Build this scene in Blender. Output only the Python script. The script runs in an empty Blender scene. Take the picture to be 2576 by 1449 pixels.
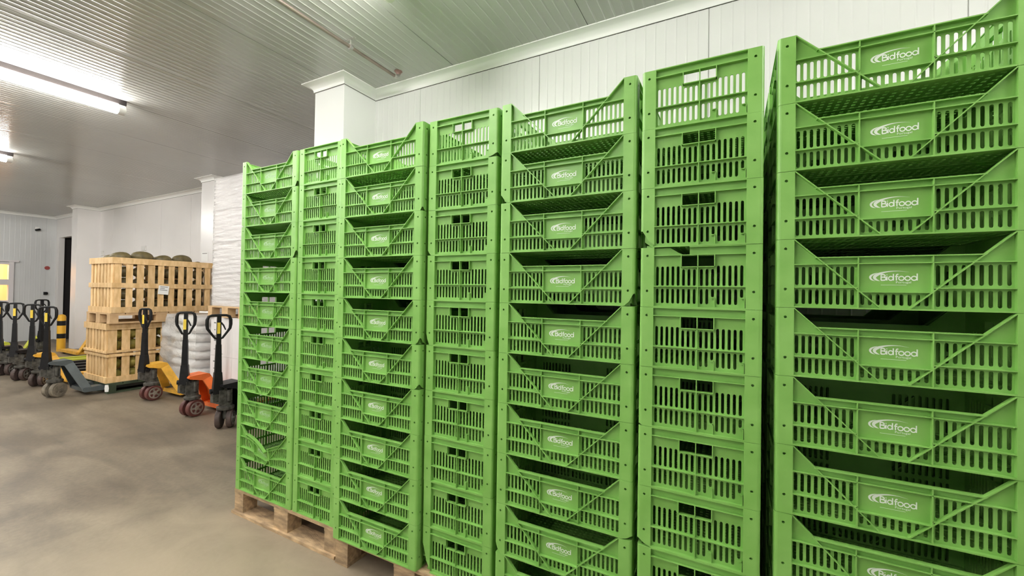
import bpy, bmesh, math, random
from mathutils import Vector, Matrix, Euler
random.seed(7)
C = bpy.context.scene.collection
PI = math.pi
# ------------------------------------------------------------------ camera
SC = bpy.context.scene
YAW, PITCH, ROLL = -0.4888, 0.0117, 0.0159
fw = Vector((math.sin(YAW)*math.cos(PITCH), math.cos(YAW)*math.cos(PITCH), math.sin(PITCH)))
r0 = Vector((math.cos(YAW), -math.sin(YAW), 0)); u0 = r0.cross(fw)
rt = r0*math.cos(ROLL)+u0*math.sin(ROLL); up = u0*math.cos(ROLL)-r0*math.sin(ROLL)
cd = bpy.data.cameras.new('camera'); cam = bpy.data.objects.new('camera', cd); C.objects.link(cam)
M = Matrix.Identity(4)
for i in range(3):
    M[i][0], M[i][1], M[i][2] = rt[i], up[i], -fw[i]
M.translation = Vector((0, -1.6354, 1.5336))
cam.matrix_world = M
cd.sensor_width = 36; cd.lens = 36*1041.61/2576; cd.clip_start = .02; cd.clip_end = 100
SC.camera = cam
# ------------------------------------------------------------------ world, exposure, light levels
w = bpy.data.worlds.new('world'); SC.world = w; w.use_nodes = True
w.node_tree.nodes['Background'].inputs[0].default_value = (.9, .95, 1, 1)
w.node_tree.nodes['Background'].inputs[1].default_value = 0.0
SC.view_settings.view_transform = 'Standard'; SC.view_settings.look = 'None'
SC.view_settings.exposure = 1.15; SC.view_settings.gamma = 1.0; SC.view_settings.use_curve_mapping = False
TUBE = 38.0            # emission of the ceiling tubes
TUBE_COLOR = (1.0, .985, .93)
# ------------------------------------------------------------------ constants
HC = 3.5; WY = 1.35; BY = 2.7; EX = -17.15; RX = 3.5; FY = -6.5
PX1, PX0, PFY = -3.165, -3.57, .97
SEAM0, PANEL, RIB = -0.947, 1.208, 1.208/18
# ------------------------------------------------------------------ materials
def new_mat(name):
    m = bpy.data.materials.new(name); m.use_nodes = True
    return m, m.node_tree.nodes, m.node_tree.links, m.node_tree.nodes['Principled BSDF']
def mat(name, col, rough=.5, metal=0., var=.0, vscale=8., bump=0., bscale=40., col2=None, spec=.5, stretch=None, rvar=0.):
    m, n, l, b = new_mat(name)
    b.inputs['Base Color'].default_value = (*col, 1); b.inputs['Roughness'].default_value = rough
    b.inputs['Metallic'].default_value = metal; b.inputs['Specular IOR Level'].default_value = spec
    co = n.new('ShaderNodeTexCoord'); src = co.outputs['Object']
    if stretch:
        mp = n.new('ShaderNodeMapping'); mp.inputs['Scale'].default_value = stretch
        l.new(src, mp.inputs['Vector']); src = mp.outputs['Vector']
    if var or col2:
        t = n.new('ShaderNodeTexNoise'); t.inputs['Scale'].default_value = vscale; t.inputs['Detail'].default_value = 5
        l.new(src, t.inputs['Vector'])
        r = n.new('ShaderNodeValToRGB')
        c2 = col2 or tuple(c*(1-var) for c in col); c1 = col if col2 else tuple(min(1, c*(1+var)) for c in col)
        r.color_ramp.elements[0].position = .35; r.color_ramp.elements[1].position = .68
        r.color_ramp.elements[0].color = (*c2, 1); r.color_ramp.elements[1].color = (*c1, 1)
        l.new(t.outputs['Fac'], r.inputs['Fac']); l.new(r.outputs['Color'], b.inputs['Base Color'])
        if rvar:
            mr = n.new('ShaderNodeMapRange'); mr.inputs['To Min'].default_value = rough-rvar; mr.inputs['To Max'].default_value = rough+rvar
            l.new(t.outputs['Fac'], mr.inputs['Value']); l.new(mr.outputs['Result'], b.inputs['Roughness'])
    if bump:
        t2 = n.new('ShaderNodeTexNoise'); t2.inputs['Scale'].default_value = bscale; t2.inputs['Detail'].default_value = 4
        l.new(src, t2.inputs['Vector'])
        bp = n.new('ShaderNodeBump'); bp.inputs['Strength'].default_value = bump; bp.inputs['Distance'].default_value = .01
        l.new(t2.outputs['Fac'], bp.inputs['Height']); l.new(bp.outputs['Normal'], b.inputs['Normal'])
    return m
def tone(m, amt):
    n, l = m.node_tree.nodes, m.node_tree.links; b = n['Principled BSDF']
    src = b.inputs['Base Color'].links[0].from_socket
    oi = n.new('ShaderNodeObjectInfo'); mr = n.new('ShaderNodeMapRange'); mr.inputs['To Min'].default_value = 1-amt; mr.inputs['To Max'].default_value = 1+amt
    l.new(oi.outputs['Random'], mr.inputs['Value']); hs = n.new('ShaderNodeHueSaturation')
    l.new(src, hs.inputs['Color']); l.new(mr.outputs['Result'], hs.inputs['Value']); l.new(hs.outputs['Color'], b.inputs['Base Color'])
    return m
def crate_mat():
    m, n, l, b = new_mat('green_crate_plastic')
    co = n.new('ShaderNodeTexCoord'); oi = n.new('ShaderNodeObjectInfo')
    t = n.new('ShaderNodeTexNoise'); t.inputs['Scale'].default_value = 9; t.inputs['Detail'].default_value = 6
    ad = n.new('ShaderNodeVectorMath'); l.new(co.outputs['Object'], ad.inputs[0]); l.new(oi.outputs['Location'], ad.inputs[1])
    l.new(ad.outputs[0], t.inputs['Vector'])
    r = n.new('ShaderNodeValToRGB'); r.color_ramp.elements[0].position = .3; r.color_ramp.elements[1].position = .72
    r.color_ramp.elements[0].color = (.185, .415, .080, 1); r.color_ramp.elements[1].color = (.245, .500, .118, 1)
    l.new(t.outputs['Fac'], r.inputs['Fac'])
    l.new(r.outputs['Color'], b.inputs['Base Color'])
    b.inputs['Roughness'].default_value = .42
    t2 = n.new('ShaderNodeTexNoise'); t2.inputs['Scale'].default_value = 300
    l.new(co.outputs['Object'], t2.inputs['Vector'])
    bp = n.new('ShaderNodeBump'); bp.inputs['Strength'].default_value = .08; bp.inputs['Distance'].default_value = .002
    l.new(t2.outputs['Fac'], bp.inputs['Height']); l.new(bp.outputs['Normal'], b.inputs['Normal'])
    return m
def film_mat(name, op=.35, rough=.12, scale=(6, 6, 28), strength=.7):
    m, n, l, b = new_mat(name)
    b.inputs['Base Color'].default_value = (.80, .785, .78, 1); b.inputs['Roughness'].default_value = rough
    tr = n.new('ShaderNodeBsdfTransparent'); mx = n.new('ShaderNodeMixShader'); out = n['Material Output']
    mx.inputs[0].default_value = op
    l.new(tr.outputs[0], mx.inputs[1]); l.new(b.outputs[0], mx.inputs[2]); l.new(mx.outputs[0], out.inputs['Surface'])
    co = n.new('ShaderNodeTexCoord'); mp = n.new('ShaderNodeMapping'); mp.inputs['Scale'].default_value = scale
    t = n.new('ShaderNodeTexNoise'); t.inputs['Scale'].default_value = 1.0; t.inputs['Detail'].default_value = 6; t.inputs['Distortion'].default_value = .6
    l.new(co.outputs['Object'], mp.inputs['Vector']); l.new(mp.outputs['Vector'], t.inputs['Vector'])
    bp = n.new('ShaderNodeBump'); bp.inputs['Strength'].default_value = strength; bp.inputs['Distance'].default_value = .03
    l.new(t.outputs['Fac'], bp.inputs['Height']); l.new(bp.outputs['Normal'], b.inputs['Normal'])
    return m
def emit_mat(name, col, s):
    m, n, l, b = new_mat(name)
    b.inputs['Base Color'].default_value = (.9, .9, .9, 1)
    b.inputs['Emission Color'].default_value = (*col, 1); b.inputs['Emission Strength'].default_value = s
    return m
def floor_mat():
    m, n, l, b = new_mat('stained_concrete_floor')
    co = n.new('ShaderNodeTexCoord')
    def noise(sc, det, st=(1, 1, 1), dist=0):
        mp = n.new('ShaderNodeMapping'); mp.inputs['Scale'].default_value = st
        t = n.new('ShaderNodeTexNoise'); t.inputs['Scale'].default_value = sc; t.inputs['Detail'].default_value = det; t.inputs['Distortion'].default_value = dist
        l.new(co.outputs['Object'], mp.inputs['Vector']); l.new(mp.outputs['Vector'], t.inputs['Vector']); return t
    a = noise(1.3, 8, dist=.7); c = noise(34, 6); d = noise(2.2, 6, (.45, 2.2, 1), .8)
    r = n.new('ShaderNodeValToRGB'); r.color_ramp.elements[0].position = .34; r.color_ramp.elements[1].position = .7
    r.color_ramp.elements[0].color = (.135, .107, .078, 1); r.color_ramp.elements[1].color = (.255, .208, .155, 1)
    l.new(a.outputs['Fac'], r.inputs['Fac'])
    r2 = n.new('ShaderNodeValToRGB'); r2.color_ramp.elements[0].position = .38; r2.color_ramp.elements[1].position = .66
    r2.color_ramp.elements[0].color = (.80, .79, .78, 1); r2.color_ramp.elements[1].color = (1.06, 1.05, 1.03, 1)
    l.new(d.outputs['Fac'], r2.inputs['Fac'])
    r3 = n.new('ShaderNodeValToRGB'); r3.color_ramp.elements[0].position = .3; r3.color_ramp.elements[1].position = .7
    r3.color_ramp.elements[0].color = (.88, .88, .88, 1); r3.color_ramp.elements[1].color = (1.08, 1.08, 1.08, 1)
    l.new(c.outputs['Fac'], r3.inputs['Fac'])
    m1 = n.new('ShaderNodeMixRGB'); m1.blend_type = 'MULTIPLY'; m1.inputs[0].default_value = 1
    m2 = n.new('ShaderNodeMixRGB'); m2.blend_type = 'MULTIPLY'; m2.inputs[0].default_value = 1
    l.new(r.outputs[0], m1.inputs[1]); l.new(r2.outputs[0], m1.inputs[2]); l.new(m1.outputs[0], m2.inputs[1]); l.new(r3.outputs[0], m2.inputs[2])
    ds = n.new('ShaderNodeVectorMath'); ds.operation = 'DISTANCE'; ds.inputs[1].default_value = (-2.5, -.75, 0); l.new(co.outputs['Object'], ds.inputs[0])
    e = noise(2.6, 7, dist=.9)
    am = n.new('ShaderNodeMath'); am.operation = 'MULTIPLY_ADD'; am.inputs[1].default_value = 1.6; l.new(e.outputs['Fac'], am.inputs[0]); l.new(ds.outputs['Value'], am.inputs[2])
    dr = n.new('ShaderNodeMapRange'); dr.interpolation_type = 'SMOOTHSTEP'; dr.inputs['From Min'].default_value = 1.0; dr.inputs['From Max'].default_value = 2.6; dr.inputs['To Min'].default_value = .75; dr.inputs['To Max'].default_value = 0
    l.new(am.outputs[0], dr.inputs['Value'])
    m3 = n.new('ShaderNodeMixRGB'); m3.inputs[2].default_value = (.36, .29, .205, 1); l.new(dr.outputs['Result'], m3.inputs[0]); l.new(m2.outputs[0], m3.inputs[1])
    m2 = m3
    l.new(m2.outputs[0], b.inputs['Base Color'])
    mr = n.new('ShaderNodeMapRange'); mr.inputs['To Min'].default_value = .42; mr.inputs['To Max'].default_value = .62
    l.new(a.outputs['Fac'], mr.inputs['Value']); l.new(mr.outputs['Result'], b.inputs['Roughness'])
    bp = n.new('ShaderNodeBump'); bp.inputs['Strength'].default_value = .25; bp.inputs['Distance'].default_value = .004
    l.new(c.outputs['Fac'], bp.inputs['Height']); l.new(bp.outputs['Normal'], b.inputs['Normal'])
    return m
GREEN = crate_mat()
PRINT = mat('white_print', (.78, .86, .76), .5)
FADED = mat('faded_print', (.42, .62, .36), .55, var=.2, vscale=60)
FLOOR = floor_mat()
CEIL = mat('ceiling_panel_paint', (.47, .47, .45), .2, var=.03, vscale=.8)
WALL = mat('white_wall_panel', (.70, .705, .685), .34, var=.025, vscale=1.2)
ENDW = mat('bluish_end_wall', (.60, .61, .615), .34, var=.04, vscale=1.5)
FARWALL = mat('grey_white_wall_panel', (.80, .775, .77), .32, var=.03, vscale=1.2)
TRIM = mat('white_cove_trim', (.84, .84, .82), .4)
SEAL = mat('dark_sealant', (.06, .055, .05), .7)
DARK = mat('passage_shade', (.015, .013, .014), .9)  # unlit passage: its shade is put into this near-black colour
WOOD = tone(mat('pale_crate_wood', (.82, .58, .31), .6, col2=(.62, .39, .17), vscale=5, stretch=(4, 4, 1.2), bump=.15, bscale=60), .13)
PALW = tone(mat('worn_pallet_wood', (.56, .39, .225), .78, col2=(.27, .185, .11), vscale=9, stretch=(1.2, 4, 4), bump=.4, bscale=50), .22)
PALL = mat('light_pallet_wood', (.66, .45, .25), .7, col2=(.48, .31, .16), vscale=7, bump=.2, bscale=50)
GPAL = mat('dark_green_pallet', (.045, .065, .035), .7, var=.3)
BLACK = mat('black_paint', (.008, .0075, .009), .45, var=.3, vscale=20, spec=.28)
BLACKM = mat('black_rubber_grip', (.008, .008, .009), .5, spec=.3)
GREASE = mat('greasy_dark_metal', (.10, .095, .085), .5, metal=.3, var=.5, vscale=25, bump=.3, bscale=30)
STEEL = mat('worn_steel', (.42, .41, .38), .4, metal=.75, var=.3, vscale=20)
ORANGE = mat('orange_paint', (.86, .17, .03), .4, var=.08)
YELLOW = mat('yellow_paint', (.80, .43, .05), .42, var=.15, vscale=12)
GREYP = mat('grey_paint', (.085, .10, .105), .42, var=.15)
LIME = mat('lime_yellow_paint', (.55, .58, .05), .45, var=.1)
TYRE = mat('dark_red_tyre', (.115, .035, .03), .55, var=.3)
TYREG = mat('dusty_tyre', (.20, .17, .13), .65, var=.3, vscale=15)
TYREB = mat('dusty_black_tyre', (.075, .05, .045), .6, var=.4, vscale=15)
PIPEM = mat('copper_brown_pipe', (.27, .22, .19), .38, metal=.7, var=.15)
PIPED = mat('brown_collar', (.23, .14, .12), .45, metal=.4)
SQD = mat('dark_squash_skin', (.20, .155, .066), .5, col2=(.11, .088, .038), vscale=14, bump=.2, bscale=25)
SQL = mat('yellow_melon_skin', (.42, .33, .06), .5, col2=(.22, .20, .05), vscale=9)
SACK = mat('white_sack', (.84, .83, .82), .4, var=.04, vscale=10, bump=.25, bscale=14)
CARTON = mat('white_carton', (.74, .71, .715), .5, var=.02)
PAPER = mat('white_paper', (.85, .85, .84), .6)
INK = mat('grey_ink', (.22, .22, .22), .7)
FILM = film_mat('stretch_film', .45, .07, (5, 5, 34), 1.0)
FILM2 = film_mat('loose_film', .42, .12, (9, 9, 14), 1.0)
YSTK = mat('yellow_sticker', (.80, .58, .06), .5)
RED = mat('dull_red_sign', (.33, .055, .05), .5)
BOLY = mat('bollard_yellow', (.75, .40, .02), .45)
WARM = mat('warm_room_wall', (.82, .62, .38), .6)
HOUS = mat('lamp_housing_shadow', (.03, .022, .022), .6)  # blackened so the shadow line above the tube shows despite its glow
LAMPW = mat('lamp_housing', (.75, .74, .72), .4)
GLOW = emit_mat('tube_diffuser', TUBE_COLOR, TUBE)
FRAME = mat('grey_window_frame', (.66, .63, .64), .45)
def glass():
    m, n, l, b = new_mat('window_glass')
    tr = n.new('ShaderNodeBsdfTransparent'); g = n.new('ShaderNodeBsdfGlossy'); g.inputs['Roughness'].default_value = .02
    mx = n.new('ShaderNodeMixShader'); mx.inputs[0].default_value = .08
    l.new(tr.outputs[0], mx.inputs[1]); l.new(g.outputs[0], mx.inputs[2]); l.new(mx.outputs[0], n['Material Output'].inputs['Surface'])
    return m
GLASS = glass()
# ------------------------------------------------------------------ mesh helpers
class MB:
    def __init__(s): s.v = []; s.f = []
    def add(s, vs, fs):
        o = len(s.v); s.v += [tuple(p) for p in vs]; s.f += [tuple(i+o for i in f) for f in fs]; return s
    def box(s, x0, x1, y0, y1, z0, z1):
        return s.add([(x0,y0,z0),(x1,y0,z0),(x1,y1,z0),(x0,y1,z0),(x0,y0,z1),(x1,y0,z1),(x1,y1,z1),(x0,y1,z1)],
                     [(0,3,2,1),(4,5,6,7),(0,1,5,4),(1,2,6,5),(2,3,7,6),(3,0,4,7)])
    def hexa(s, bot, top):      # two quads
        return s.add(list(bot)+list(top), [(0,3,2,1),(4,5,6,7),(0,1,5,4),(1,2,6,5),(2,3,7,6),(3,0,4,7)])
    def bar(s, a, b, wv, hv):   # box bar from a to b, half-vectors wv, hv
        a, b, wv, hv = map(Vector, (a, b, wv, hv))
        return s.hexa([a-wv-hv, a+wv-hv, a+wv+hv, a-wv+hv], [b-wv-hv, b+wv-hv, b+wv+hv, b-wv+hv])
    def prism(s, poly, fn, d0, d1):
        n = len(poly)
        return s.add([fn(p[0], p[1], d0) for p in poly]+[fn(p[0], p[1], d1) for p in poly],
                     [tuple(range(n-1, -1, -1)), tuple(range(n, 2*n))]+[(i, (i+1) % n, n+(i+1) % n, n+i) for i in range(n)])
    def tube(s, path, r, seg=10, closed=False, cap=True):
        P = [Vector(p) for p in path]; n = len(P); R = r if isinstance(r, (list, tuple)) else [r]*n
        rings = []; prev = None
        for i in range(n):
            if closed: t = (P[(i+1) % n]-P[i-1]).normalized()
            else: t = (P[min(i+1, n-1)]-P[max(i-1, 0)]).normalized()
            if prev is None:
                a = t.orthogonal().normalized()
            else:
                a = (prev-t*prev.dot(t)).normalized()
            prev = a; b = t.cross(a)
            rings.append([P[i]+(a*math.cos(2*PI*k/seg)+b*math.sin(2*PI*k/seg))*R[i] for k in range(seg)])
        vs = [p for rg in rings for p in rg]; fs = []
        for i in range(n if closed else n-1):
            j = (i+1) % n
            for k in range(seg):
                fs.append((i*seg+k, i*seg+(k+1) % seg, j*seg+(k+1) % seg, j*seg+k))
        if cap and not closed:
            fs.append(tuple(range(seg-1, -1, -1))); fs.append(tuple((n-1)*seg+k for k in range(seg)))
        return s.add(vs, fs)
    def lathe(s, prof, fn, seg=20):   # prof [(r,h)], fn(x,y,h)
        n = len(prof); vs = []; fs = []
        for r, h in prof:
            for k in range(seg):
                a = 2*PI*k/seg; vs.append(fn(r*math.cos(a), r*math.sin(a), h))
        for i in range(n-1):
            for k in range(seg): fs.append((i*seg+k, i*seg+(k+1) % seg, (i+1)*seg+(k+1) % seg, (i+1)*seg+k))
        fs.append(tuple(range(seg-1, -1, -1))); fs.append(tuple((n-1)*seg+k for k in range(seg)))
        return s.add(vs, fs)
    def plate(s, outline, holes, fn, d0, d1):
        bm = bmesh.new()
        def loop(pts):
            vs = [bm.verts.new((p[0], p[1], 0)) for p in pts]
            for i in range(len(vs)): bm.edges.new((vs[i], vs[(i+1) % len(vs)]))
        loop(outline)
        for h in holes: loop(h)
        bmesh.ops.triangle_fill(bm, use_beauty=True, use_dissolve=False, edges=bm.edges[:], normal=(0, 0, 1))
        bm.verts.index_update()
        vs = [tuple(v.co) for v in bm.verts]; n = len(vs)
        tris = []
        for f in bm.faces:
            idx = [v.index for v in f.verts]
            if f.normal.z < 0: idx.reverse()
            tris.append(tuple(idx))
        ec = {}
        for f in tris:
            for i in range(len(f)):
                e = (f[i], f[(i+1) % len(f)]); ec[e] = ec.get(e, 0)+1
        border = [e for e in ec if (e[1], e[0]) not in ec]
        bm.free()
        fs = [tuple(i+n for i in f) for f in tris]+[tuple(reversed(f)) for f in tris]+[(a, b, b+n, a+n) for a, b in border]
        return s.add([fn(v[0], v[1], d0) for v in vs]+[fn(v[0], v[1], d1) for v in vs], fs)
    def ellipsoid(s, c, r, seg=16, rings=10, rot=None, bend=0):
        vs = []; fs = []; R = (rot or Euler((0, 0, 0))).to_matrix()
        for i in range(rings+1):
            th = PI*i/rings
            for k in range(seg):
                a = 2*PI*k/seg
                p = Vector((r[0]*math.cos(th), r[1]*math.sin(th)*math.cos(a), r[2]*math.sin(th)*math.sin(a)))
                p.y *= 1+bend*math.cos(th); p.z *= 1+bend*math.cos(th)
                vs.append(R @ p+Vector(c))
        for i in range(rings):
            for k in range(seg): fs.append((i*seg+k, i*seg+(k+1) % seg, (i+1)*seg+(k+1) % seg, (i+1)*seg+k))
        return s.add(vs, fs)
    def xform(s, fn):
        s.v = [tuple(fn(Vector(p))) for p in s.v]; return s
    def merge(s, o): return s.add(o.v, o.f)
    def mesh(s, name, m, smooth=None):
        me = bpy.data.meshes.new(name); me.from_pydata(s.v, [], s.f); me.update()
        bm = bmesh.new(); bm.from_mesh(me)
        bmesh.ops.recalc_face_normals(bm, faces=bm.faces[:]); bm.to_mesh(me); bm.free()
        if m: me.materials.append(m)
        if smooth:
            for p in me.polygons: p.use_smooth = True
            me.set_sharp_from_angle(angle=math.radians(smooth))
        return me
    def build(s, name, m, parent=None, smooth=None, loc=None):
        return link(name, s.mesh(name, m, smooth), parent, loc)
def link(name, me, parent=None, loc=None):
    o = bpy.data.objects.new(name, me); C.objects.link(o)
    if parent: o.parent = parent
    if loc: o.location = loc
    return o
def tag(o, label, cat, group=None, kind=None):
    o['label'] = label; o['category'] = cat
    if group: o['group'] = group
    if kind: o['kind'] = kind
    return o
def thing(name, label, cat, loc=(0, 0, 0), rz=0., group=None):
    o = bpy.data.objects.new(name, None); C.objects.link(o); o.location = loc; o.rotation_euler = (0, 0, rz)
    o.empty_display_size = .1
    return tag(o, label, cat, group)
def struct(o):
    o['kind'] = 'structure'; return o
KIDS = {}
def kids(o): return [c for c in C.objects if c.parent == o]
def dup(o, parent=None):
    if not KIDS:
        for c in C.objects:
            if c.parent: KIDS.setdefault(c.parent.name, []).append(c)
    c = o.copy(); C.objects.link(c); c.parent = parent
    for ch in list(KIDS.get(o.name, [])): dup(ch, c)
    return c
def slot(u, z0, z1, wd=.0095, n=4):
    r = wd/2; pts = []
    for i in range(n+1): a = PI*i/n; pts.append((u+r*math.cos(a), z1-r+r*math.sin(a)))
    for i in range(n+1): a = PI+PI*i/n; pts.append((u+r*math.cos(a), z0+r+r*math.sin(a)))
    return pts
def circ(u, z, r, n=10): return [(u+r*math.cos(2*PI*i/n), z+r*math.sin(2*PI*i/n)) for i in range(n)]
def ribbon(pts, fn, sub=6):
    """flat stroke of varying width through (x,z,w)"""
    P = [Vector(p) for p in pts]; out = []
    for i in range(len(P)-1):
        p0, p1, p2, p3 = P[max(i-1, 0)], P[i], P[i+1], P[min(i+2, len(P)-1)]
        for k in range(sub):
            t = k/sub
            out.append(.5*((2*p1)+(p2-p0)*t+(2*p0-5*p1+4*p2-p3)*t*t+(3*p1-p0-3*p2+p3)*t**3))
    out.append(P[-1]); vs = []
    for i, p in enumerate(out):
        d = out[min(i+1, len(out)-1)]-out[max(i-1, 0)]; d.z = 0
        if d.length < 1e-9: d = Vector((1, 0, 0))
        d.normalize(); n = Vector((-d.y, d.x, 0)); h = max(p.z, .05)/2
        a = p+n*h; b = p-n*h; vs += [fn(a.x, a.y), fn(b.x, b.y)]
    return vs, [(2*i, 2*i+1, 2*i+3, 2*i+2) for i in range(len(out)-1)]
# ------------------------------------------------------------------ room
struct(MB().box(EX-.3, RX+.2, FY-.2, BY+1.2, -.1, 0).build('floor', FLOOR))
def profile_sheet(xs, h, base, ridge, grooves, gd=.006, wr=.009):
    """list of (x, offset) for a ribbed sheet from xs[0] to xs[1]; ridges raised by h"""
    ev = []
    for r in ridge: ev += [(r+wr*t/6, h*(.5+.5*math.cos(PI*t/6))) for t in range(-6, 7)]
    for g in grooves: ev += [(g-.0035, 0), (g-.003, -gd), (g+.003, -gd), (g+.0035, 0)]
    ev = [e for e in ev if xs[0] < e[0] < xs[1]]; ev.sort()
    return [(xs[0], 0)]+ev+[(xs[1], 0)]
def ribs_between(a, b, seam0, pitch, n):
    rd, gr = [], []; k = math.floor((a-seam0)/pitch)
    while seam0+k*pitch < b:
        s0 = seam0+k*pitch; gr.append(s0)
        rd += [s0+pitch*i/n for i in range(1, n)]; k += 1
    return rd, gr
def sheet(prof, fn, a, b, th=.08):
    m = MB(); n = len(prof); vs = []
    for x, h in prof: vs += [fn(x, a, h), fn(x, b, h), fn(x, a, -th), fn(x, b, -th)]
    fs = []
    for i in range(n-1):
        p, q = 4*i, 4*i+4
        fs += [(p, q, q+1, p+1), (p+2, p+3, q+3, q+2), (p, p+2, q+2, q), (p+1, q+1, q+3, p+3)]
    fs += [(0, 1, 3, 2), (4*n-4, 4*n-2, 4*n-1, 4*n-3)]
    return m.add(vs, fs)
rd, gr = ribs_between(EX-.3, RX+.2, SEAM0, PANEL, 18)
struct(sheet(profile_sheet((EX-.3, RX+.2), .0022, 0, rd, gr), lambda x, t, h: (x, t, HC-h), FY-.2, BY+1.2).build('ceiling', CEIL, smooth=50))
rd, gr = ribs_between(PX1, RX, -.150, 1.22, 18)
struct(sheet(profile_sheet((PX1, RX), .002, 0, rd, gr), lambda x, t, h: (x, WY-h, t), 0, HC, .1).build('wall_right', WALL, smooth=50))
gs = [-13.40-1.225, -13.40, -12.16, -10.95, -9.71, -8.5, -7.27, -6.05, -4.83]
def wall_y(x0, x1, y, name, m, gro):
    return struct(sheet(profile_sheet((x0, x1), .001, 0, [], gro), lambda x, t, h: (x, y-h, t), 0, HC, .1).build(name, m))
wall_y(-15.75, PX0+.0, BY, 'wall_back', FARWALL, gs)
# recess return behind the near pillar
struct(MB().box(PX0, PX1, PFY, BY+.1, 0, HC).build('wall_pillar', WALL))
struct(MB().box(-8.46, -8.05, 2.3, BY, 0, HC).build('wall_pilaster', FARWALL))
struct(MB().box(-14.46, -14.13, 2.28, BY, 0, HC).build('wall_pilaster', FARWALL))
# doorway beside the far corner
struct(MB().box(-17.15, -15.75, BY, BY+.1, 2.9, HC).box(-17.15, -16.93, BY, BY+.11, 0, 2.9).build('wall_lintel', FARWALL))
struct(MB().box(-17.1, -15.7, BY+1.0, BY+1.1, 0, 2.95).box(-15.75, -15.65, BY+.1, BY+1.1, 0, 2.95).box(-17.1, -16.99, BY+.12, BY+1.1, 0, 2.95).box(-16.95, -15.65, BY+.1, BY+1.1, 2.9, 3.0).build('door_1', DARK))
# end wall with the window
rd, gr = ribs_between(FY, BY, .2, 1.15, 12)
W0, W1 = .75, 1.87
def endfn(x, t, h): return (EX+h, x, t)
pe = lambda a, b: profile_sheet((a, b), .0015, 0, [r for r in rd], [g for g in gr])
ew = sheet(pe(W1, BY), endfn, 0, HC, .1); ew.merge(sheet(pe(FY, W0), endfn, 0, HC, .1))
ew.merge(sheet(pe(W0, W1), endfn, 2.10, HC, .1)); ew.merge(sheet(pe(W0, W1), endfn, 0, 1.10, .1))
struct(ew.build('wall_left', ENDW))
wf = struct(MB().box(EX-.08, EX+.045, W0, W1, 2.08, 2.14).box(EX-.08, EX+.045, W0, W1, 1.06, 1.12).box(EX-.08, EX+.045, W0, W1, 1.53, 1.68)
       .box(EX-.07, EX+.055, W1-.05, W1+.04, 1.05, 2.149).box(EX-.07, EX+.055, W0-.04, W0+.05, 1.05, 2.149).box(EX-.02, EX+.07, W0-.1, W1+.12, 2.15, 2.20).build('window_1', FRAME))
MB().box(EX-.04, EX-.034, W0+.05, W1-.05, 1.12, 1.53).box(EX-.04, EX-.034, W0+.05, W1-.05, 1.68, 2.08).build('window_glass', GLASS, wf)
struct(MB().box(-19.2, -19.1, -.5, BY, 0, HC).box(-19.2, EX-.1, BY-.1, BY, 0, HC).box(-19.2, EX-.1, -.6, -.5, 0, HC).box(-19.2, EX-.1, -.6, BY, 2.9, 3.0).box(-19.2, EX-.1, -.6, BY, -.05, .0).build('wall_office', WARM))
struct(MB().box(EX-.3, RX+.2, FY-.1, FY, 0, HC).build('wall_front', WALL))
struct(MB().box(RX, RX+.1, FY, WY+.1, 0, HC).build('wall_side', WALL))
# cove trim following walls and pillars
path = [(RX, WY), (PX1, WY), (PX1, PFY), (PX0, PFY), (PX0, BY), (-8.05, BY), (-8.05, 2.3), (-8.46, 2.3), (-8.46, BY), (-14.13, BY), (-14.13, 2.28), (-14.46, 2.28), (-14.46, BY), (EX, BY), (EX, FY)]
def offs(d):
    out = []; n = len(path); P = [Vector(p) for p in path]
    for i in range(n):
        def nr(a, b): t = (b-a).normalized(); return Vector((-t.y, t.x))
        ns = []
        if i > 0: ns.append(nr(P[i-1], P[i]))
        if i < n-1: ns.append(nr(P[i], P[i+1]))
        if len(ns) == 2:
            b = (ns[0]+ns[1]); b = b/(b.dot(ns[0])); out.append(P[i]+b*d)
        else: out.append(P[i]+ns[0]*d)
    return out
def cove(prof):
    m = MB(); n = len(path); vs = []
    for d, h in prof:
        for p in offs(d): vs.append((p.x, p.y, HC-h))
    k = len(prof); fs = []
    for i in range(k):
        j = (i+1) % k
        for q in range(n-1): fs.append((i*n+q, i*n+q+1, j*n+q+1, j*n+q))
    fs += [tuple(i*n for i in range(k)), tuple(i*n+n-1 for i in reversed(range(k)))]
    return m.add(vs, fs)
CW, CH = .088, .066
arc = [(CW-(CW-.010)*math.sin(a*PI/16), .008+(CH-.008-.0)*(1-math.cos(a*PI/16))) for a in range(9)]
tr = struct(cove([(0.0, 0.0), (CW, 0.0)]+arc+[(.010, CH+.004), (0.0, CH+.004)]).build('trim_1', TRIM, smooth=35))
cove([(0.0, CH+.0042), (.006, CH+.0042), (.004, CH+.0062), (0.0, CH+.0062)]).build('sealant_line', SEAL, tr)
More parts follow.
